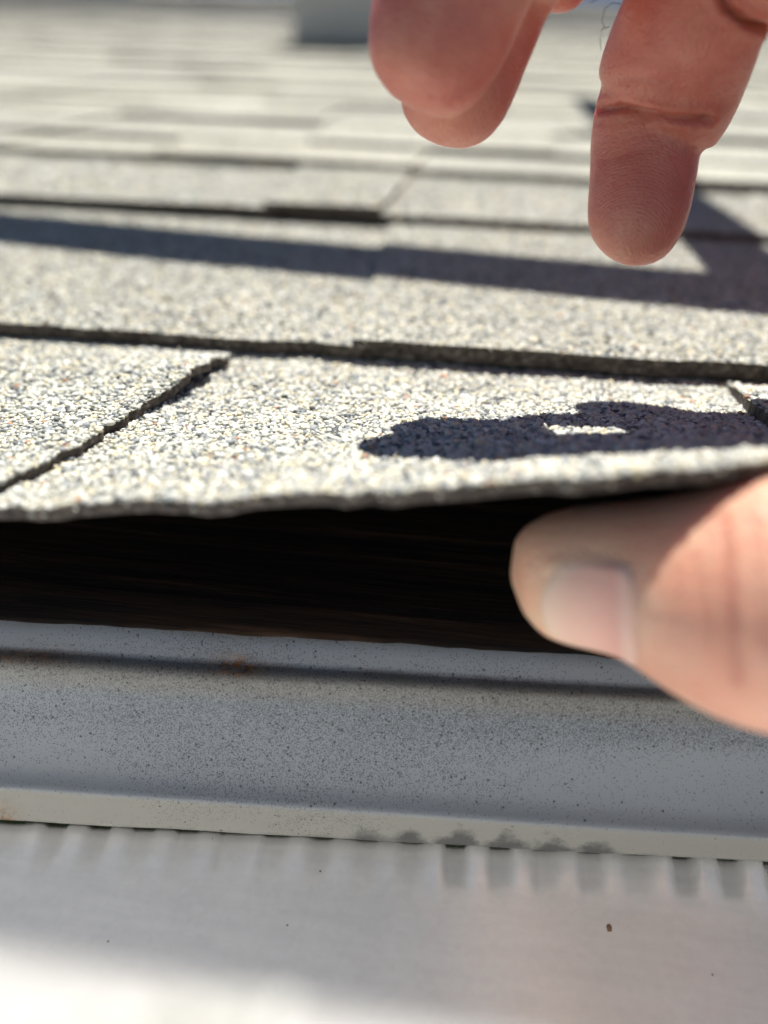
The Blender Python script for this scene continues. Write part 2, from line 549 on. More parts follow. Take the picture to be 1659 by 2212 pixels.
ls, LT = lifted("shingle", lambda v: -230.0, lambda v: 230.0, 2.3, 0.0, 160, 24, 1.3, label="bottom course shingle lifted open along its front edge", seed=3)
granules("granules", scatter(LT, .84, .92, (-150, 150)), ls, .32, .62)
# raised tab on its far side, cut slantwise
tabpts = [hit(-40, 1052, 2.4), hit(110, 985, 2.4), hit(232, 915, 2.4), hit(318, 862, 2.4), hit(400, 830, 2.4), hit(455, 795, 2.4), hit(493, 760, 2.4)]
tv_ = [(p[1] - Y_EDGE) / (hinge(p[0]) - Y_EDGE) / 1.12 for p in tabpts]
tx_ = [p[0] for p in tabpts]
def tabside(v): return float(np.interp(v, tv_, tx_)) if v >= tv_[0] else tx_[0] + (tx_[1] - tx_[0]) / (tv_[1] - tv_[0]) * (v - tv_[0])
ts, TT = lifted("shingle", lambda v: -225.0, tabside, 1.6, 1.75, 70, 40, 2.0, label="raised tab with slanting cut side on the lifted course", seed=9, tip=2.4)
granules("granules", scatter(TT, .84, .92, (-150, 60)), ts, .32, .62)
# and the tab at the other end
rb = [hit(1680, 905, 2.2), hit(1600, 832, 2.2)]
def tabside2(v):
    v0, v1 = [(p[1] - Y_EDGE) / (hinge(p[0]) - Y_EDGE) / 1.12 for p in rb]
    return rb[0][0] + (rb[1][0] - rb[0][0]) * (v - v0) / (v1 - v0) * .8
ts2, TT2 = lifted("shingle", tabside2, lambda v: 228.0, 2.3, 2.4, 40, 24, .8, seed=21)
granules("granules", scatter(TT2, .95, .92, (40, 150)), ts2, .35, .66)
# a few loose grains stuck to the front edge and fallen on the underlay
fp = [UY(95, 1112, Y_EDGE - .4), UY(70, 1112, Y_EDGE - .4), UY(1530, 996, Y_EDGE + 3)]
granules("loose_granules", np.array(fp), ls, .32, .5)
# grains along the cut edge
ep = []
for x in np.arange(-110, 110, 1.6):
    if rng.random() < .30:
        ep.append((x + rng.uniform(-.6, .6), Y_EDGE + .9 * fnoise(x * .09, 3) + rng.uniform(-.3, .2), HEs(x) - rng.uniform(.1, 1.3)))
granules("edge_granules", np.array(ep), ls, .22, .45)

# ---- deck, underlay, fascia below the lifted course
def linepair(yl, yr, H):
    """two points on a line seen at photo heights yl (x=0) and yr (x=1659)"""
    return U(0, yl, H), U(PW, yr, H)
def extrude(name, prof, mats, parent, ext=1.6, nseg=1, thick=0.0, smooth=True, wav=None, mat_of=None, closed=False, thickdir=None):
    """prof: list of (yl, yr, H) or 3-D pairs; ruled strip along the eave"""
    pts = []
    for q in prof:
        A, B = linepair(*q) if len(q) == 3 else q
        d = B - A
        pts.append((A - ext * d, B + ext * d))
    V, Fc, mi = [], [], []
    m = len(pts)
    for s in range(nseg + 1):
        t = s / nseg
        for j, (A, B) in enumerate(pts):
            p = A + (B - A) * t
            if wav is not None: p = wav(j, p)
            V.append(p)
    for s in range(nseg):
        for j in range(m - 1 if not closed else m):
            j2 = (j + 1) % m
            a, b2 = s * m + j, s * m + j2
            Fc.append((a, b2, b2 + m, a + m)); mi.append(mat_of(j) if mat_of else 0)
    return mesh_obj(name, V, Fc, mats, parent, mi, smooth=smooth)
def dn(y, H): return (y - .0, y + 92.0, H)
A1, B1 = linepair(1336, 1436, -19.2)
sl_ = (B1[1] - A1[1]) / (B1[0] - A1[0])
def EAVE(x): return A1[1] + sl_ * (x - A1[0])
# black felt over the sheathing, ragged along the eave
V, Fc = [], []
nn = 240
for i in range(nn + 1):
    x = -300 + 600 * i / nn
    rag = .45 * fnoise(x * .12, 8.0) + .35 * fnoise(x * .5, 8.0)
    for (dy, h) in ((0, -19.6), (0.3, -18.8), (8, -18.4), (40, -16), (200, -9.5)):
        V.append((x, EAVE(x) + dy + (rag if dy < 1 else 0), h + (.25 * fnoise(x * .03, dy * .1, 2))))
for i in range(nn):
    for j in range(4): 
        a = i * 5 + j
        Fc.append((a, a + 5, a + 6, a + 1))
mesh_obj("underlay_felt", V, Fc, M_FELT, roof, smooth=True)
# sheathing boards under everything
def box(name, x0, x1, y0, y1, z0, z1, mat, parent, bev=0.0):
    V = [(x, y, z) for z in (z0, z1) for (x, y) in ((x0, y0), (x1, y0), (x1, y1), (x0, y1))]
    Fc = [(0, 3, 2, 1), (4, 5, 6, 7), (0, 1, 5, 4), (1, 2, 6, 5), (2, 3, 7, 6), (3, 0, 4, 7)]
    return mesh_obj(name, V, Fc, mat, parent)
yy = 88.0
for i in range(12):
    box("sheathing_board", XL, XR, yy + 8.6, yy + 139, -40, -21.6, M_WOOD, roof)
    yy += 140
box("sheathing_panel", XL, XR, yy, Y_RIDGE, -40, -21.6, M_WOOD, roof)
box("back_slope", XL, XR, Y_RIDGE + 1, Y_RIDGE + 60, -60, -5, M_WOOD, roof)
box("fascia_board", XL, XR, 105, 125, -210, -46, m_plain("fascia_darkened_as_shade", (.06, .055, .05), .5), roof)  # fascia colour darkened to stand in for shade in the slot below the lip

# ------------------------------------------------------------------ drip edge
def m_drip():
    b = NB("painted_drip_edge_metal"); p = b.pos()
    at = b.attr("prof").outputs["Fac"]           # 0..1 down the profile
    base = b.mix(b.noise(22, 3, .6, p), (.185, .215, .25), (.225, .25, .28))
    cream = b.ramp(at, [(.0, b.g(0)), (.20, b.g(0)), (.26, b.g(1)), (.33, b.g(.75)), (.40, b.g(0)), (.78, b.g(0)), (.80, b.g(1)), (1, b.g(1))])
    base = b.mix(cream, base, (.215, .216, .20))
    # brown grime under the felt and in the crease
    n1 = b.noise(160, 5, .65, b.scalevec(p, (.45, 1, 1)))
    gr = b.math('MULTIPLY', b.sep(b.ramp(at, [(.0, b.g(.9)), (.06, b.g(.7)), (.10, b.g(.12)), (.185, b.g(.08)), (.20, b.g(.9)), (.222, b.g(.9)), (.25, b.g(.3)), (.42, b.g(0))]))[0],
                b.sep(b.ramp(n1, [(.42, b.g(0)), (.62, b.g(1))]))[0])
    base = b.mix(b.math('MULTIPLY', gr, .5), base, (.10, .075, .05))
    # black specks, dense in a band below the hem, fewer farther down
    n2 = b.noise(30, 3, .6, b.scalevec(p, (.5, 1, 1)))
    dens = b.ramp(at, [(.16, b.g(-.25)), (.24, b.g(.45)), (.33, b.g(.80)), (.40, b.g(1.05)), (.47, b.g(.80)), (.56, b.g(.42)), (.74, b.g(.22)), (.79, b.g(.12)), (1, b.g(.10))])
    along = b.math('MULTIPLY', b.sep(b.ramp(at, [(.27, b.g(0)), (.33, b.g(1)), (.42, b.g(1)), (.52, b.g(0))]))[0], b.math('MULTIPLY', b.math('ADD', b.attr('along').outputs['Fac'], 25.0), .016))
    dens = b.math('ADD', b.math('ADD', b.sep(dens)[0], along), b.math('MULTIPLY', b.math('SUBTRACT', n2, .52), 2.6))
    dens = b.math('MAXIMUM', dens, b.sep(b.ramp(at, [(.15, b.g(.03)), (.25, b.g(.10)), (.78, b.g(.10)), (.8, b.g(.02))]))[0])
    sp = None
    for scl, kk, off in ((6500, .62, 0.0), (4000, .40, 3.7), (1900, .06, 9.1)):
        vv = b.add("ShaderNodeVectorMath", operation='ADD'); b.link(p, vv.inputs[0]); vv.inputs[1].default_value = (off, off, off)
        vo = b.vor(scl, vv.outputs[0])
        pick = b.math('LESS_THAN', b.sep(vo.outputs["Color"])[0], b.math('MULTIPLY', dens, kk * 1.15))
        dot = b.math('LESS_THAN', vo.outputs["Distance"], .40)
        d_ = b.math('MULTIPLY', pick, dot)
        sp = d_ if sp is None else b.math('MAXIMUM', sp, d_)
    base = b.mix(b.math('MULTIPLY', sp, .82), base, (.035, .038, .045))
    # black sooty fans rising from the bottom of the lip
    sx = b.attr("along").outputs["Fac"]
    sxw = b.math('ADD', sx, b.math('MULTIPLY', b.noise(70, 2, .5, p), 9.0))
    per = b.math('ABSOLUTE', b.math('SINE', b.math('MULTIPLY', sxw, math.pi / 7.6)))
    n3 = b.noise(420, 5, .7, p)
    n4 = b.noise(95, 2, .5, p)
    fan = b.math('ADD', b.math('MULTIPLY', b.math('MULTIPLY', b.math('POWER', per, 1.6), n4), .20), b.math('MULTIPLY', b.math('SUBTRACT', n3, .5), .22))
    reach = b.sep(b.ramp(b.math('DIVIDE', b.math('ADD', sx, 60.0), 120.0), [(.0, b.g(.05)), (.36, b.g(.1)), (.46, b.g(.7)), (.56, b.g(1.0)), (.72, b.g(1.0)), (.79, b.g(.15)), (1, b.g(.05))]))[0]
    fan = b.math('ADD', fan, .03)
    lim = b.math('SUBTRACT', .99, b.math('MULTIPLY', fan, b.math('MULTIPLY', reach, 1.25)))
    soot = b.math('MULTIPLY', b.math('SUBTRACT', at, lim), 11.0, True)
    base = b.mix(b.math('MULTIPLY', soot, .85), base, (.03, .032, .036))
    # rust
    rust = b.attr("rust").outputs["Fac"]
    rr = b.math('MULTIPLY', rust, b.sep(b.ramp(b.noise(900, 4, .7, p), [(.38, b.g(.1)), (.55, b.g(1))]))[0], True)
    base = b.mix(rr, base, b.ramp(b.noise(700, 3, .6, p), [(.35, (.05, .025, .012)), (.65, (.30, .14, .035))]))
    b.link(base, b.b.inputs["Base Color"])
    b.setin("Specular IOR Level", .5)
    b.link(b.math('ADD', b.math('MULTIPLY', sp, .25), .55), b.b.inputs["Roughness"])
    b.link(b.bump(sp, .5, .0002, b.bump(b.noise(60, 3, .5, p), .12, .002)), b.b.inputs["Normal"])
    return b.m
M_DRIP = m_drip()
# (yl at x=0, yr at x=1659, H, position down the profile)
PROF = [(1270, 1364, -14.6, 0.0), (1338, 1434, -15.2, .06), (1372, 1470, -16.9, .13), (1394, 1490, -18.1, .175), (1402, 1498, -18.55, .20), (1408, 1503, -18.55, .215),
        (1415, 1510, -18.3, .235), (1424, 1520, -18.15, .255), (1437, 1532, -18.55, .28), (1452, 1545, -19.6, .31), (1468, 1560, -21.0, .34),
        (1500, 1594, -24.0, .42), (1545, 1640, -27.2, .52), (1600, 1700, -30.8, .62), (1650, 1757, -33.4, .70), (1672, 1780, -34.2, .735), (1688, 1798, -34.5, .76),
        (1698, 1810, -34.7, .78), (1704, 1816, -35.0, .79), (1708, 1821, -35.8, .80), (1738, 1840, -39.3, .90), (1768, 1861, -42.0, .99), (1771, 1863, -42.3, 1.0), (1766, 1860, -42.8, 1.0)]
drip_pts = []
for a, b2, H, t in PROF: drip_pts.append(linepair(a, b2, H - 5.6))
nseg, ext = 260, 1.4
V, Fc, pv, av, rv = [], [], [], [], []
m = len(drip_pts)
rust_c = [(515, 1441, 3.2, 1.3, 1.2), (75, 1418, 4.5, 1.0, .8), (5, 1416, 3, .8, .8), (12, 1765, 1.8, 1.5, .9)]
RC = []
for px, py, wx, wy, s_ in rust_c:
    RC.append((px, py, wx * F / 108, wy * F / 108, s_))
for s in range(nseg + 1):
    t = -ext + (1 + 2 * ext) * s / nseg
    for j, (A, B) in enumerate(drip_pts):
        p = A + (B - A) * t
        p = p + np.array([0, .25 * fnoise(p[0] * .03, j * .05, 1.0), .22 * fnoise(p[0] * .025, j * .1, 6.0)])
        if j >= m - 3: p = p + np.array([0, 0, .25 * fnoise(p[0] * .09, 3.3)])
        V.append(p); pv.append(PROF[j][3]); av.append(p[0])
        q = PROJ(p)
        rv.append(0.0)
for s in range(nseg):
    for j in range(m - 1):
        a = s * m + j
        Fc.append((a, a + 1, a + m + 1, a + m))
# refine near rust by per-vertex value
for i, p in enumerate(V):
    px, py, z = PROJ(p)
    for cx, cy, wx, wy, s_ in RC:
        d2 = ((px - cx) / wx) ** 2 + ((py - cy) / wy) ** 2
        rv[i] = max(rv[i], s_ * math.exp(-d2))
drip = empty("drip_edge", W([0, 66, -40]))
tag(drip, "speckled grey painted metal drip edge with cream lip along the eave", "drip edge")
dface = mesh_obj("bent_sheet", V, Fc, M_DRIP, drip, smooth=True)
for nm, arr in (("prof", pv), ("along", av), ("rust", rv)):
    at = dface.data.attributes.new(nm, 'FLOAT', 'POINT')
    at.data.foreach_set("value", np.array(arr, dtype=np.float32))
so = dface.modifiers.new("thickness", 'SOLIDIFY'); so.thickness = .0005; so.offset = -1

# ------------------------------------------------------------------ gutter
def m_gutter():
    b = NB("dull_aluminium_gutter"); p = b.pos()
    n = b.noise(45, 4, .6, p)
    sp = b.vor(900, p)
    fl = b.ramp(b.sep(sp.outputs["Color"])[0], [(.0, b.g(.82)), (.5, b.g(1.0)), (1, b.g(1.1))])
    c = b.ramp(n, [(.3, (.88, .88, .865)), (.7, (.93, .93, .915))])
    c = b.mix(.15, c, b.mix(1.0, c, fl, 'MULTIPLY'))
    # brushed streaks along the eave, dark pin specks
    st = b.noise(500, 3, .6, b.scalevec(p, (.12, 1, 1)))
    c = b.mix(1.0, c, b.ramp(st, [(.35, b.g(.965)), (.65, b.g(1.015))]), 'MULTIPLY')
    vo = b.vor(260, p)
    pk = b.math('MULTIPLY', b.math('LESS_THAN', b.sep(vo.outputs["Color"])[0], .10), b.math('LESS_THAN', vo.outputs["Distance"], .045))
    c = b.mix(b.math('MULTIPLY', pk, .8), c, (.07, .06, .05))
    b.link(c, b.b.inputs["Base Color"]); b.setin("Metallic", .45)
    b.link(b.math('ADD', b.math('MULTIPLY', n, .16), .24), b.b.inputs["Roughness"])
    b.link(b.bump(st, .05, .0003, b.bump(b.noise(30, 3, .5, p), .12, .003)), b.b.inputs["Normal"])
    return b.m
M_GUT = m_gutter()
gut = empty("gutter", W([0, 20, -60]))
tag(gut, "dull bare aluminium gutter with crimped ribs below the cream lip", "gutter")
GA, GB = linepair(1793, 1873, -55.5)
gs = (GB[1] - GA[1]) / (GB[0] - GA[0])
V, Fc = [], []
NX = 560
back = [(3.2, -54.0), (1.6, -51.5), (.7, -49.6), (0.0, -49.4), (-1.3, -49.8), (-2.6, -50.1), (-4, -50.4), (-5.2, -50.6), (-6.5, -50.8), (-9, -51.2), (-14, -51.8), (-18, -52.1), (-22, -52.3)]
front = [(8.0, -56.8), (3.0, -55.5), (.9, -52.0), (.4, -44), (.2, -25), (.3, 10), (.1, 15.5), (-.7, 18.6), (-2.2, 20), (-4, 20.2), (-7, 20), (-10, 19.6), (-12, 18.8), (-13, 16), (-13, -30), (-13, -60)]
prof = back + front
FA, FB = U(0, 1985, 20), U(1150, 2190, 20)
fs = (FB[1] - FA[1]) / (FB[0] - FA[0])
for i in range(NX + 1):
    x = -210 + 420 * i / NX
    yb = GA[1] + gs * (x - GA[0])
    yf = FA[1] + fs * (x - FA[0])
    ph = (x - 3.0) / 7.6
    fr = ph - math.floor(ph)
    sq = math.tanh(5 * math.cos(2 * math.pi * fr)) * (.7 + .9 * fnoise(math.floor(ph) * 3.37 + .4, 1.3))
    sq *= min(1.0, max(.5, .6 + x / 80.0))
    notch = -.35 * math.exp(-((fr - .26) / .03) ** 2)
    for (dy, h) in back:
        q = min(max(dy + 6.5, 0.0), 10.0)
        V.append((x, yb + dy, h - 4.5 + sq * .16 * q + notch * min(1, q / 2) + .2 * fnoise(x * .02, dy * .03, 5)))
    for (dy, h) in front:
        V.append((x, yf + dy + .3 * fnoise(x * .015, 7.0), h + .25 * fnoise(x * .02, 3.0)))
m = len(prof)
Fl = []
nb = len(back) + 5
for i in range(NX):
    for j in range(m - 1):
        a = i * m + j
        (Fc if j < nb else Fl).append((a, a + 1, a + m + 1, a + m))
def compact(V, Fc):
    used = sorted({i for f in Fc for i in f}); mp = {u: k for k, u in enumerate(used)}
    return [V[u] for u in used], [tuple(mp[i] for i in f) for f in Fc]
lv, lf = compact(V, Fl)
V, Fc = compact(V, Fc)
M_LIP = m_plain("lip_aluminium_darkened_for_sun", (.35, .35, .345), .5, .1, .4, nscale=120, amt=.08)  # same metal as the trough, colour darkened to hold back the sun's glare
glip = mesh_obj("front_lip", lv, lf, M_LIP, gut, smooth=True)
so = glip.modifiers.new("thickness", 'SOLIDIFY'); so.thickness = .0006; so.offset = -1
gsheet = mesh_obj("trough", V, Fc, M_GUT, gut, smooth=True)
so = gsheet.modifiers.new("thickness", 'SOLIDIFY'); so.thickness = .0006; so.offset = -1

# pale dried grit lying in the trough
def m_grit():
    b = NB("pale_dried_grit"); p = b.pos()
    v = b.vor(1200, p)
    c = b.ramp(b.sep(v.outputs["Color"])[0], [(.0, (.28, .28, .26)), (.4, (.42, .42, .40)), (1, (.56, .57, .54))])
    b.link(c, b.b.inputs["Base Color"]); b.setin("Roughness", .85)
    b.link(b.bump(v.outputs["Distance"], -.8, .0005), b.b.inputs["Normal"])
    return b.m
HG = 20.35
gx = [-500, -200, 0, 110, 160, 260, 400, 520, 700, 850, 950, 1100, 1250, 1400, 1700, 2100]
gy = [2120, 2140, 2153, 2170, 2171, 2163, 2150, 2143, 2138, 2140, 2152, 2166, 2184, 2196, 2215, 2240]
V, Fc = [], []
xs = np.linspace(-300, 640, 100)
for a in xs:
    y_ = np.interp(a, gx, gy) + 1.2 * fnoise(a * .05, 2)
    p0 = U(a, y_, HG)
    for dy, h in ((0, -.1), (.3, .1), (.8, .18), (1.6, .2), (3, .1)):
        V.append((p0[0], p0[1] - dy, HG - .1 + h + .08 * fnoise(a * .2, dy)))
for i in range(len(xs) - 1):
    for j in range(4):
        a = i * 5 + j
        Fc.append((a, a + 1, a + 6, a + 5))
gr = mesh_obj("grit", V, Fc, m_grit(), None, smooth=True)
gr["kind"] = "stuff"; gr["label"] = "pale dried grit along the gutter's sunlit front lip"; gr["category"] = "grit"
# one brown crumb on the metal
def crumb(px, py, r, label):
    p = U(px, py, -55.9)
    tv, tf = ico()
    rr = np.random.default_rng(3)
    vv = tv * r * (1 + rr.uniform(-.25, .25, (12, 1))) * np.array([1.0, 1.3, .6])
    o = mesh_obj("debris_crumb", vv + p, tf, m_plain("brown_debris", (.16, .09, .05), .8, nscale=900, amt=.4), None)
    return tag(o, label, "debris")
crumb(1316, 2003, .55, "tiny brown crumb of debris lying on the bare gutter metal")

# ------------------------------------------------------------------ roof vent far up the slope
vb = U(632, 92, 4.0)
vent = empty("roof_vent", W(vb))
tag(vent, "dark grey box vent standing on the roof far up the slope", "roof vent")
M_VENT = m_plain("grey_vent_plastic", (.48, .465, .475), .55, nscale=10, amt=.1)
x0, y0 = vb[0], vb[1]
box("flange", x0 + 2, x0 + 250, y0 + 8, y0 + 270, 3.5, 6.5, M_VENT, vent)
V = [(x0, y0, 4), (x0 + 215, y0 + 4, 4), (x0 + 212, y0 + 210, 4), (x0, y0 + 210, 4), (x0 + 6, y0 + 6, 92), (x0 + 209, y0 + 10, 92), (x0 + 209, y0 + 205, 92), (x0 + 6, y0 + 205, 92)]
mesh_obj("body", V, [(0, 3, 2, 1), (4, 5, 6, 7), (0, 1, 5, 4), (1, 2, 6, 5), (2, 3, 7, 6), (3, 0, 4, 7)], M_VENT, vent)
box("hood", x0 - 14, x0 + 229, y0 - 16, y0 + 226, 92.5, 112, M_VENT, vent)

# ------------------------------------------------------------------ unseen frame added to cast the shadow band on the shingles
def tube(name, pts, r, mat, parent, n=14, caps=True):
    pts = [np.asarray(p, float) for p in pts]
    rs = r if isinstance(r, (list, tuple, np.ndarray)) else [r] * len(pts)
    V, Fc = [], []
    for i, p in enumerate(pts):
        d = pts[min(i + 1, len(pts) - 1)] - pts[max(i - 1, 0)]
        d = d / np.linalg.norm(d)
        a = np.cross(d, [0.31, .17, .93]); a /= np.linalg.norm(a); b2 = np.cross(d, a)
        for k in range(n):
            t = 2 * math.pi * k / n
            V.append(p + rs[i] * (math.cos(t) * a + math.sin(t) * b2))
    for i in range(len(pts) - 1):
        for k in range(n):
            k2 = (k + 1) % n
            Fc.append((i * n + k, i * n + k2, (i + 1) * n + k2, (i + 1) * n + k))
    if caps:
        Fc.append(tuple(range(n))[::-1]); Fc.append(tuple((len(pts) - 1) * n + k for k in range(n)))
    return mesh_obj(name, V, Fc, mat, parent, smooth=True)
M_CASTER = m_plain("caster_metal", (.45, .46, .47), .4, 1.0)
TB = 300.0
ba, bb = U(0, 474, 3) + L * TB, U(PW, 642, 3) + L * TB
bd = (bb - ba); bd /= np.linalg.norm(bd)
b0_, b1_ = ba - bd * 500, bb + bd * 420
caster_base = np.array([b1_[0] - 15, b1_[1], 0.0])
caster = empty("shadow_frame", W(caster_base))
tag(caster, "unseen metal frame added to cast the long shadow band on the roof slope", "shadow_caster")
tube("caster_bar", [b0_, b1_], 15.5, M_CASTER, caster)
tube("caster_pole", [caster_base + [0, 0, -5], [caster_base[0], caster_base[1], b1_[2] + 60]], 19, M_CASTER, caster)
box("caster_plate", caster_base[0] - 60, caster_base[0] + 60, caster_base[1] - 60, caster_base[1] + 60, 6.5, 12, M_CASTER, caster)
sa, sb = U(1262, 205, 3) + L * TB, U(1652, 610, 3) + L * TB
tube("caster_arm", [sa, sb], [9, 13], M_CASTER, caster)

# ------------------------------------------------------------------ hand
def loft(stations, n=40, depth=.9, cap0=True):
    """stations: (px, py, z, half width px[, depth ratio]) -> verts, faces in roof frame; rings face along the path"""
    c = np.array([C(s[0], s[1], s[2]) for s in stations])
    hw = np.array([s[3] * s[2] / F for s in stations])
    dr = np.array([s[4] if len(s) > 4 else depth for s in stations])
    # resample smoothly
    t = np.concatenate([[0], np.cumsum(np.linalg.norm(np.diff(c, axis=0), axis=1))])
    m_ = max(24, int(t[-1] / 1.1))
    tt = np.linspace(0, t[-1], m_)
    def cr(arr):
        out = []
        for q in tt:
            i = min(len(t) - 2, max(0, int(np.searchsorted(t, q) - 1)))
            p0, p1, p2, p3 = arr[max(i - 1, 0)], arr[i], arr[i + 1], arr[min(i + 2, len(t) - 1)]
            u = (q - t[i]) / max(1e-9, t[i + 1] - t[i])
            h = t[i + 1] - t[i]
            d1 = (p2 - p0) / max(1e-9, t[i + 1] - t[max(i - 1, 0)]) * h
            d2 = (p3 - p1) / max(1e-9, t[min(i + 2, len(t) - 1)] - t[i]) * h
            out.append((2 * u**3 - 3 * u**2 + 1) * p1 + (u**3 - 2 * u**2 + u) * d1 + (-2 * u**3 + 3 * u**2) * p2 + (u**3 - u**2) * d2)
        return np.array(out)
    cc, ww, dd = cr(c), np.maximum(cr(hw), .3), cr(dr)
    V, Fc, fr = [], [], []
    for i in range(m_):
        d = cc[min(i + 2, m_ - 1)] - cc[max(i - 2, 0)]; d /= np.linalg.norm(d)
        view = cc[i] - CAM; view /= np.linalg.norm(view)
        side = np.cross(view, d); side /= np.linalg.norm(side)
        dep = np.cross(d, side); dep /= np.linalg.norm(dep)
        if dep @ view > 0: dep = -dep            # dep points at the viewer
        fr.append((cc[i], side, dep, ww[i], ww[i] * dd[i]))
        for k in range(n):
            a = 2 * math.pi * k / n
            V.append(cc[i] + ww[i] * math.cos(a) * side + ww[i] * dd[i] * math.sin(a) * dep)
    for i in range(m_ - 1):
        for k in range(n):
            k2 = (k + 1) % n
            Fc.append((i * n + k, i * n + k2, (i + 1) * n + k2, (i + 1) * n + k))
    V.append(cc[0]); V.append(cc[-1]); a, b2 = len(V) - 2, len(V) - 1
    for k in range(n):
        k2 = (k + 1) % n
        Fc.append((a, k2, k)); Fc.append((b2, (m_ - 1) * n + k, (m_ - 1) * n + k2))
    return V, Fc, fr

INDEX = [(1358, 571, 122.5, 12), (1361, 562, 122.5, 42), (1366, 543, 122.5, 70), (1371, 512, 122.5, 91), (1376, 468, 122.5, 104), (1383, 415, 122.5, 109), (1390, 355, 122.5, 112),
         (1393, 305, 122.0, 114), (1397, 268, 121.5, 116), (1404, 254, 121.0, 124), (1422, 240, 120.0, 142), (1438, 205, 118.5, 151), (1452, 160, 116.5, 156), (1472, 105, 113.0, 158), (1497, 40, 109.0, 156),
         (1528, -30, 106.0, 152), (1580, -90, 103.0, 150), (1660, -118, 101.0, 152), (1780, -130, 100.0, 158), (1930, -150, 100.0, 165), (2060, -170, 101.0, 170)]
RING = [(893, 226, 103.0, 14), (896, 219, 103.0, 52), (902, 204, 103.0, 88), (912, 178, 103.0, 118), (925, 140, 103.0, 138), (940, 95, 102.5, 150), (957, 45, 102.0, 160), (976, -15, 101.0, 165),
        (1010, -90, 100.0, 165), (1065, -180, 100.0, 162), (1150, -270, 94.0, 162), (1290, -350, 93.0, 165), (1480, -400, 92.0, 170), (1700, -430, 92.0, 175), (1900, -440, 93.0, 175)]
MIDDLE = [(950, 309, 112.0, 12), (952, 302, 112.0, 45), (957, 287, 112.0, 76), (964, 262, 112.0, 100), (974, 228, 112.0, 115), (990, 185, 111.5, 121), (1012, 140, 111.0, 120), (1036, 90, 110.0, 116), (1058, 40, 109.0, 115),
          (1080, -20, 108.5, 118), (1120, -100, 105.0, 130), (1190, -190, 96.0, 140), (1320, -260, 93.0, 148), (1500, -300, 90.0, 155), (1700, -320, 88.0, 160), (1900, -330, 88.0, 165)]
LITTLE = [(1196, 20, 112, 12), (1196, 14, 112, 36), (1198, 2, 112, 52), (1204, -22, 112, 64), (1222, -70, 112, 78), (1270, -150, 111, 95), (1360, -240, 110, 110), (1520, -420, 109, 130), (1750, -520, 108, 140), (1900, -540, 108, 150)]
THUMB = [(1103, 1248, 98, 12), (1108, 1247, 98, 44), (1120, 1245, 98, 78), (1142, 1243, 97.8, 106), (1178, 1243, 97.4, 131), (1230, 1244, 96.6, 148), (1290, 1246, 95.5, 159), (1350, 1250, 94, 170),
         (1400, 1257, 92.6, 185), (1450, 1266, 91, 205), (1510, 1278, 89, 230), (1580, 1290, 86.5, 256), (1650, 1298, 84, 277), (1730, 1298, 81.5, 290), (1830, 1280, 79, 292), (1970, 1220, 78, 290),
         (2150, 1090, 80, 305), (2330, 900, 84, 330), (2420, 650, 92, 340), (2430, 400, 100, 330)]
PALM = [(1780, -150, 99, 150, .7), (1850, -210, 100, 300, .5), (2000, -230, 101, 420, .36), (2150, -190, 102, 450, .34), (2330, -90, 103, 440, .34), (2500, 60, 104, 410, .36), (2680, 200, 105, 370, .42), (2850, 300, 107, 330, .5), (3100, 400, 110, 300, .62), (3500, 520, 114, 310, .7), (4200, 700, 118, 350, .75), (4600, 800, 120, 360, .75)]
bmh = None
allV, allF = [], []
FR = {}
for nm, st, dp in (("index", INDEX, .78), ("ring", RING, .72), ("middle", MIDDLE, .68), ("little", LITTLE, .75), ("thumb", THUMB, .82), ("palm", PALM, .5)):
    v_, f_, fr_ = loft(st, depth=dp)
    FR[nm] = fr_
    o_ = len(allV)
    allV += list(v_); allF += [tuple(i + o_ for i in f) for f in f_]
hv = W(np.array(allV))
me = bpy.data.meshes.new("hand_src")
me.from_pydata(hv.tolist(), [], allF); me.update()
tmp = bpy.data.objects.new("hand_src", me)
COL.objects.link(tmp)
rm = tmp.modifiers.new("r", 'REMESH'); rm.mode = 'VOXEL'; rm.voxel_size = .00062
sm = tmp.modifiers.new("s", 'SMOOTH'); sm.factor = .5; sm.iterations = 6
dg = bpy.context.evaluated_depsgraph_get()
ev = bpy.data.meshes.new_from_object(tmp.evaluated_get(dg))
bpy.data.objects.remove(tmp); bpy.data.meshes.remove(me)
nV = len(ev.vertices)
co = np.empty(nV * 3); ev.vertices.foreach_get("co", co); co = co.reshape(-1, 3)
no = np.empty(nV * 3); ev.vertex_normals.foreach_get("vector", no); no = no.reshape(-1, 3)
# back to the roof frame, mm
def WI(q):
    q = np.array(q, float); q[..., 2] -= EAVE_Z
    return (q @ R_RW) * 1000.0
rp = WI(co); rn = no @ R_RW
dq = rp - CAM
zz = dq @ fwd; pxx = PW / 2 + F * (dq @ right) / zz; pyy = PH / 2 + F * (dq @ down) / zz
vw = dq / np.linalg.norm(dq, axis=1)[:, None]
facing = np.clip(-(rn * vw).sum(1) * 3 + .2, 0, 1)
disp = np.zeros(nV); red = np.zeros(nV)
def seg_d(poly):
    d = np.full(nV, 1e9)
    for (ax, ay), (bx, by) in zip(poly[:-1], poly[1:]):
        ux, uy = bx - ax, by - ay
        t = np.clip(((pxx - ax) * ux + (pyy - ay) * uy) / (ux * ux + uy * uy), 0, 1)
        d = np.minimum(d, np.hypot(pxx - ax - t * ux, pyy - ay - t * uy))
    return d
def crease(poly, w, depth, zr, redamt=.6, redw=2.2):
    global disp, red
    d = seg_d(poly)
    m = facing * (zz > zr[0]) * (zz < zr[1])
    disp -= depth * np.exp(-(d / w) ** 2) * m
    disp += depth * .28 * np.exp(-((d - 2.4 * w) / (1.3 * w)) ** 2) * m
    red[:] = np.maximum(red, redamt * np.exp(-(d / (w * redw)) ** 2) * m)
IZ = (95, 128)
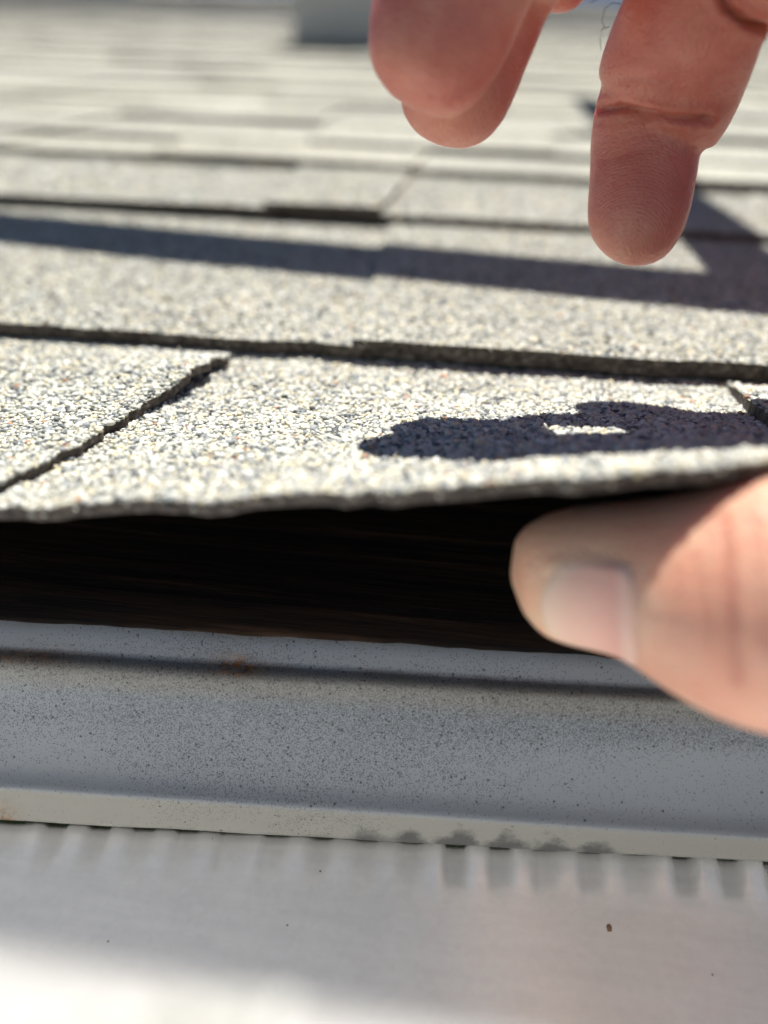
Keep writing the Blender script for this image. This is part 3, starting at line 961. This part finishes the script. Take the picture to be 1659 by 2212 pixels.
crease([(1300, 236), (1345, 232), (1400, 246), (1450, 256), (1530, 256)], 8, 1.1, IZ, .7, 3.0)
crease([(1290, 262), (1340, 258), (1395, 262)], 6, .3, IZ, .08)
crease([(1330, 175), (1390, 168), (1440, 178)], 10, .25, IZ, .12, 3)
crease([(1310, 345), (1360, 330), (1400, 322)], 8, .2, IZ, .05)
crease([(1545, -30), (1572, 18), (1612, 48), (1670, 66)], 8, 1.6, IZ, .9, 2.6)
TZ = (66, 104)
crease([(1562, 1120), (1570, 1200), (1578, 1300), (1586, 1400), (1596, 1470)], 7, .30, TZ, .5, 3.0)
crease([(1500, 1210), (1512, 1290), (1530, 1370)], 9, .12, TZ, .15, 3.0)
crease([(1630, 1130), (1640, 1260), (1655, 1400)], 9, .14, TZ, .2, 3.0)
# proud fold of skin round the nail
nail_edge = [(1188, 1222), (1250, 1214), (1335, 1232), (1362, 1262), (1376, 1330), (1392, 1400)]
d = seg_d(nail_edge)
mk = facing * (zz < 104) * (pyy > 1150)
disp += .22 * np.exp(-((d - 4) / 10) ** 2) * mk
# pads under the fingertips, skin mottling
for cx, cy, rx, ry, a, z0, z1 in ((1385, 430, 80, 90, .45, 95, 128), (975, 225, 80, 60, .3, 101, 122), (930, 110, 100, 70, .3, 88, 104), (1450, 130, 90, 60, .35, 95, 128)):
    disp += a * np.exp(-((pxx - cx) / rx) ** 2 - ((pyy - cy) / ry) ** 2) * facing * (zz > z0) * (zz < z1)
rp2 = rp + rn * disp[:, None]
co2 = W(rp2)
base = W(C(2300, 0, 112))
ev.vertices.foreach_set("co", (co2 - base).ravel())
ev.name = "hand"
pad = np.zeros(nV)
for cx, cy, rx, ry, z0, z1 in ((1385, 450, 120, 150, 95, 128), (960, 250, 130, 90, 102, 122)):
    pad = np.maximum(pad, np.clip(1.6 * np.exp(-((pxx - cx) / rx) ** 2 - ((pyy - cy) / ry) ** 2), 0, 1) * facing * (zz > z0) * (zz < z1))
pale = np.clip((pyy - 850) / 120, 0, 1) * np.clip((2100 - pxx) / 300, 0, 1) * (.62 + .36 * np.exp(-((pxx - 1180) / 170) ** 2))  # pressed-tip pallor, plus lighter skin standing in for sun and bounce on the thumb
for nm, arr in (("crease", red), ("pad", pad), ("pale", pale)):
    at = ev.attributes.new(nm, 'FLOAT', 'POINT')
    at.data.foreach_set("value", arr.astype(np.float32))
at = ev.attributes.new("ridge", 'FLOAT_VECTOR', 'POINT')
rv3 = np.stack([dq @ right, dq @ down, dq @ fwd], 1)
at.data.foreach_set("vector", rv3.astype(np.float32).ravel())
ev.polygons.foreach_set("use_smooth", np.ones(len(ev.polygons), dtype=bool))
ev.update()
def m_skin():
    b = NB("bare_skin"); p = b.pos()
    c = b.ramp(b.noise(95, 4, .6, p), [(.28, (.56, .15, .125)), (.5, (.67, .235, .19)), (.74, (.76, .37, .29))])
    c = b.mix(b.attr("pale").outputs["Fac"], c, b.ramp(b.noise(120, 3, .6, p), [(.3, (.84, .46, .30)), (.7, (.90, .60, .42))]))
    cr_ = b.attr("crease").outputs["Fac"]
    c = b.mix(b.math('MULTIPLY', cr_, .75), c, (.42, .09, .06))
    c = b.mix(b.math('MULTIPLY', b.attr("pad").outputs["Fac"], .35), c, (.58, .24, .19))
    b.link(c, b.b.inputs["Base Color"])
    b.setin("Subsurface Weight", .55); b.setin("Subsurface Scale", .0055)
    b.b.inputs["Subsurface Radius"].default_value = (1.0, .32, .18)
    b.setin("Roughness", .35); b.setin("Specular IOR Level", .6)
    rv_ = b.attr("ridge").outputs["Vector"]
    wv = b.add("ShaderNodeTexWave", wave_type='RINGS', rings_direction='Z')
    wv.inputs["Scale"].default_value = .60; wv.inputs["Distortion"].default_value = 5.0; wv.inputs["Detail"].default_value = 2.0; wv.inputs["Detail Scale"].default_value = .3
    sb_ = b.add("ShaderNodeVectorMath", operation='SUBTRACT'); b.link(rv_, sb_.inputs[0]); sb_.inputs[1].default_value = (38.0, -41.0, 0.0)
    b.link(sb_.outputs[0], wv.inputs["Vector"])
    hgt = b.math('MULTIPLY', wv.outputs["Fac"], b.attr("pad").outputs["Fac"])
    n1 = b.bump(b.noise(900, 3, .6, p), .4, .0005)
    v1 = b.vor(1100, p, 'DISTANCE_TO_EDGE')
    n1 = b.bump(v1.outputs["Distance"], .32, .0006, n1)
    b.link(b.bump(hgt, .22, .00014, n1), b.b.inputs["Normal"])
    return b.m
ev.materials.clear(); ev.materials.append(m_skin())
hand = bpy.data.objects.new("hand", ev)
COL.objects.link(hand); hand.location = base; hand["o0"] = base.tolist()
tag(hand, "bare hand, thumb prying up the bottom shingle, fingers hanging over the roof", "hand")

# thumb nail: a thin curved plate following the thumb's surface
fr = FR["thumb"]
fpx = np.array([PROJ(f[0])[0] for f in fr])
def thumb_pt(px, ang, lift):
    fi = float(np.interp(px, fpx[:30], np.arange(30)))
    i = int(fi); q_ = fi - i
    c_, side, dep, w_, d_ = [fr[i][k] * (1 - q_) + fr[i + 1][k] * q_ for k in range(5)]
    s2 = side if side @ down > 0 else -side            # s2 points down in the picture
    r1, r2 = w_ + lift, d_ + lift
    return on_skin(c_ + r1 * math.sin(ang) * s2 + r2 * math.cos(ang) * dep, c_, lift)
from mathutils.bvhtree import BVHTree
bv = BVHTree.FromPolygons([tuple(q) for q in co2], [tuple(p.vertices) for p in ev.polygons])
def on_skin(p, c_, lift):
    P, Q = Vector(W(p + (p - c_) * .8)), Vector(W(c_))
    h = bv.ray_cast(P, (Q - P).normalized(), .03)
    if h[0] is None: return p
    d = (P - Q).normalized()
    return WI(np.array(h[0] + d * (lift * .001)))
V, Fc = [], []
NA, NL = 30, 30
for i in range(NL + 1):
    s = i / NL
    for j in range(NA + 1):
        a = j / NA
        q = 2 * a - 1
        px0 = 1168 + 52 * abs(q) ** 2.2               # rounded free edge
        px1 = 1392 + 26 * a + 26 * (1 - abs(q) ** 2.4)
        px = px0 + (px1 - px0) * s
        ang = math.radians(-11 + 86 * a)
        edge = max(abs(q) ** 6, (1 - s) ** 12, s ** 10)
        V.append(thumb_pt(px, ang, .30 - .42 * max(abs(q) ** 9, s ** 16) - .12 * (1 - s) ** 14 + .12 * (1 - q * q)))
w = NA + 1
for i in range(NL):
    for j in range(NA):
        a = i * w + j
        Fc.append((a, a + 1, a + w + 1, a + w))
def m_nail():
    b = NB("nail_plate"); p = b.pos()
    s = b.attr("s").outputs["Fac"]
    c = b.ramp(s, [(0, (.80, .60, .47)), (.10, (.80, .58, .46)), (.22, (.78, .52, .42)), (.75, (.72, .40, .34)), (.88, (.78, .54, .46)), (1, (.74, .44, .34))])
    b.link(c, b.b.inputs["Base Color"]); b.setin("Roughness", .5); b.setin("Specular IOR Level", .35); b.setin("Subsurface Weight", .25); b.setin("Subsurface Scale", .002)
    b.link(b.bump(b.noise(300, 2, .5, p), .08, .0005), b.b.inputs["Normal"])
    return b.m
nail = mesh_obj("fingernail", V, Fc, m_nail(), hand, smooth=True)
at = nail.data.attributes.new("s", 'FLOAT', 'POINT')
at.data.foreach_set("value", np.repeat(np.linspace(0, 1, NL + 1), NA + 1).astype(np.float32))
# a few hairs on the back of the index finger
M_HAIR = m_plain("dark_hair", (.02, .018, .018), .4)
for pts in ([(1342, 8, 110.0), (1321, 6, 109.0), (1306, 20, 109.0), (1300, 45, 110.0), (1306, 62, 111.0)],
            [(1316, 58, 112.0), (1300, 62, 111.5), (1296, 85, 112.0), (1298, 108, 113.0)],
            [(1342, -6, 109.0), (1311, -14, 108.0), (1288, 0, 108.0), (1272, 6, 108.0)]):
    tube("hair", [C(*q) for q in pts], [.055, .05, .045, .04, .03][:len(pts)], M_HAIR, hand, n=5)

for o in bpy.data.objects:
    if "o0" in o: del o["o0"]
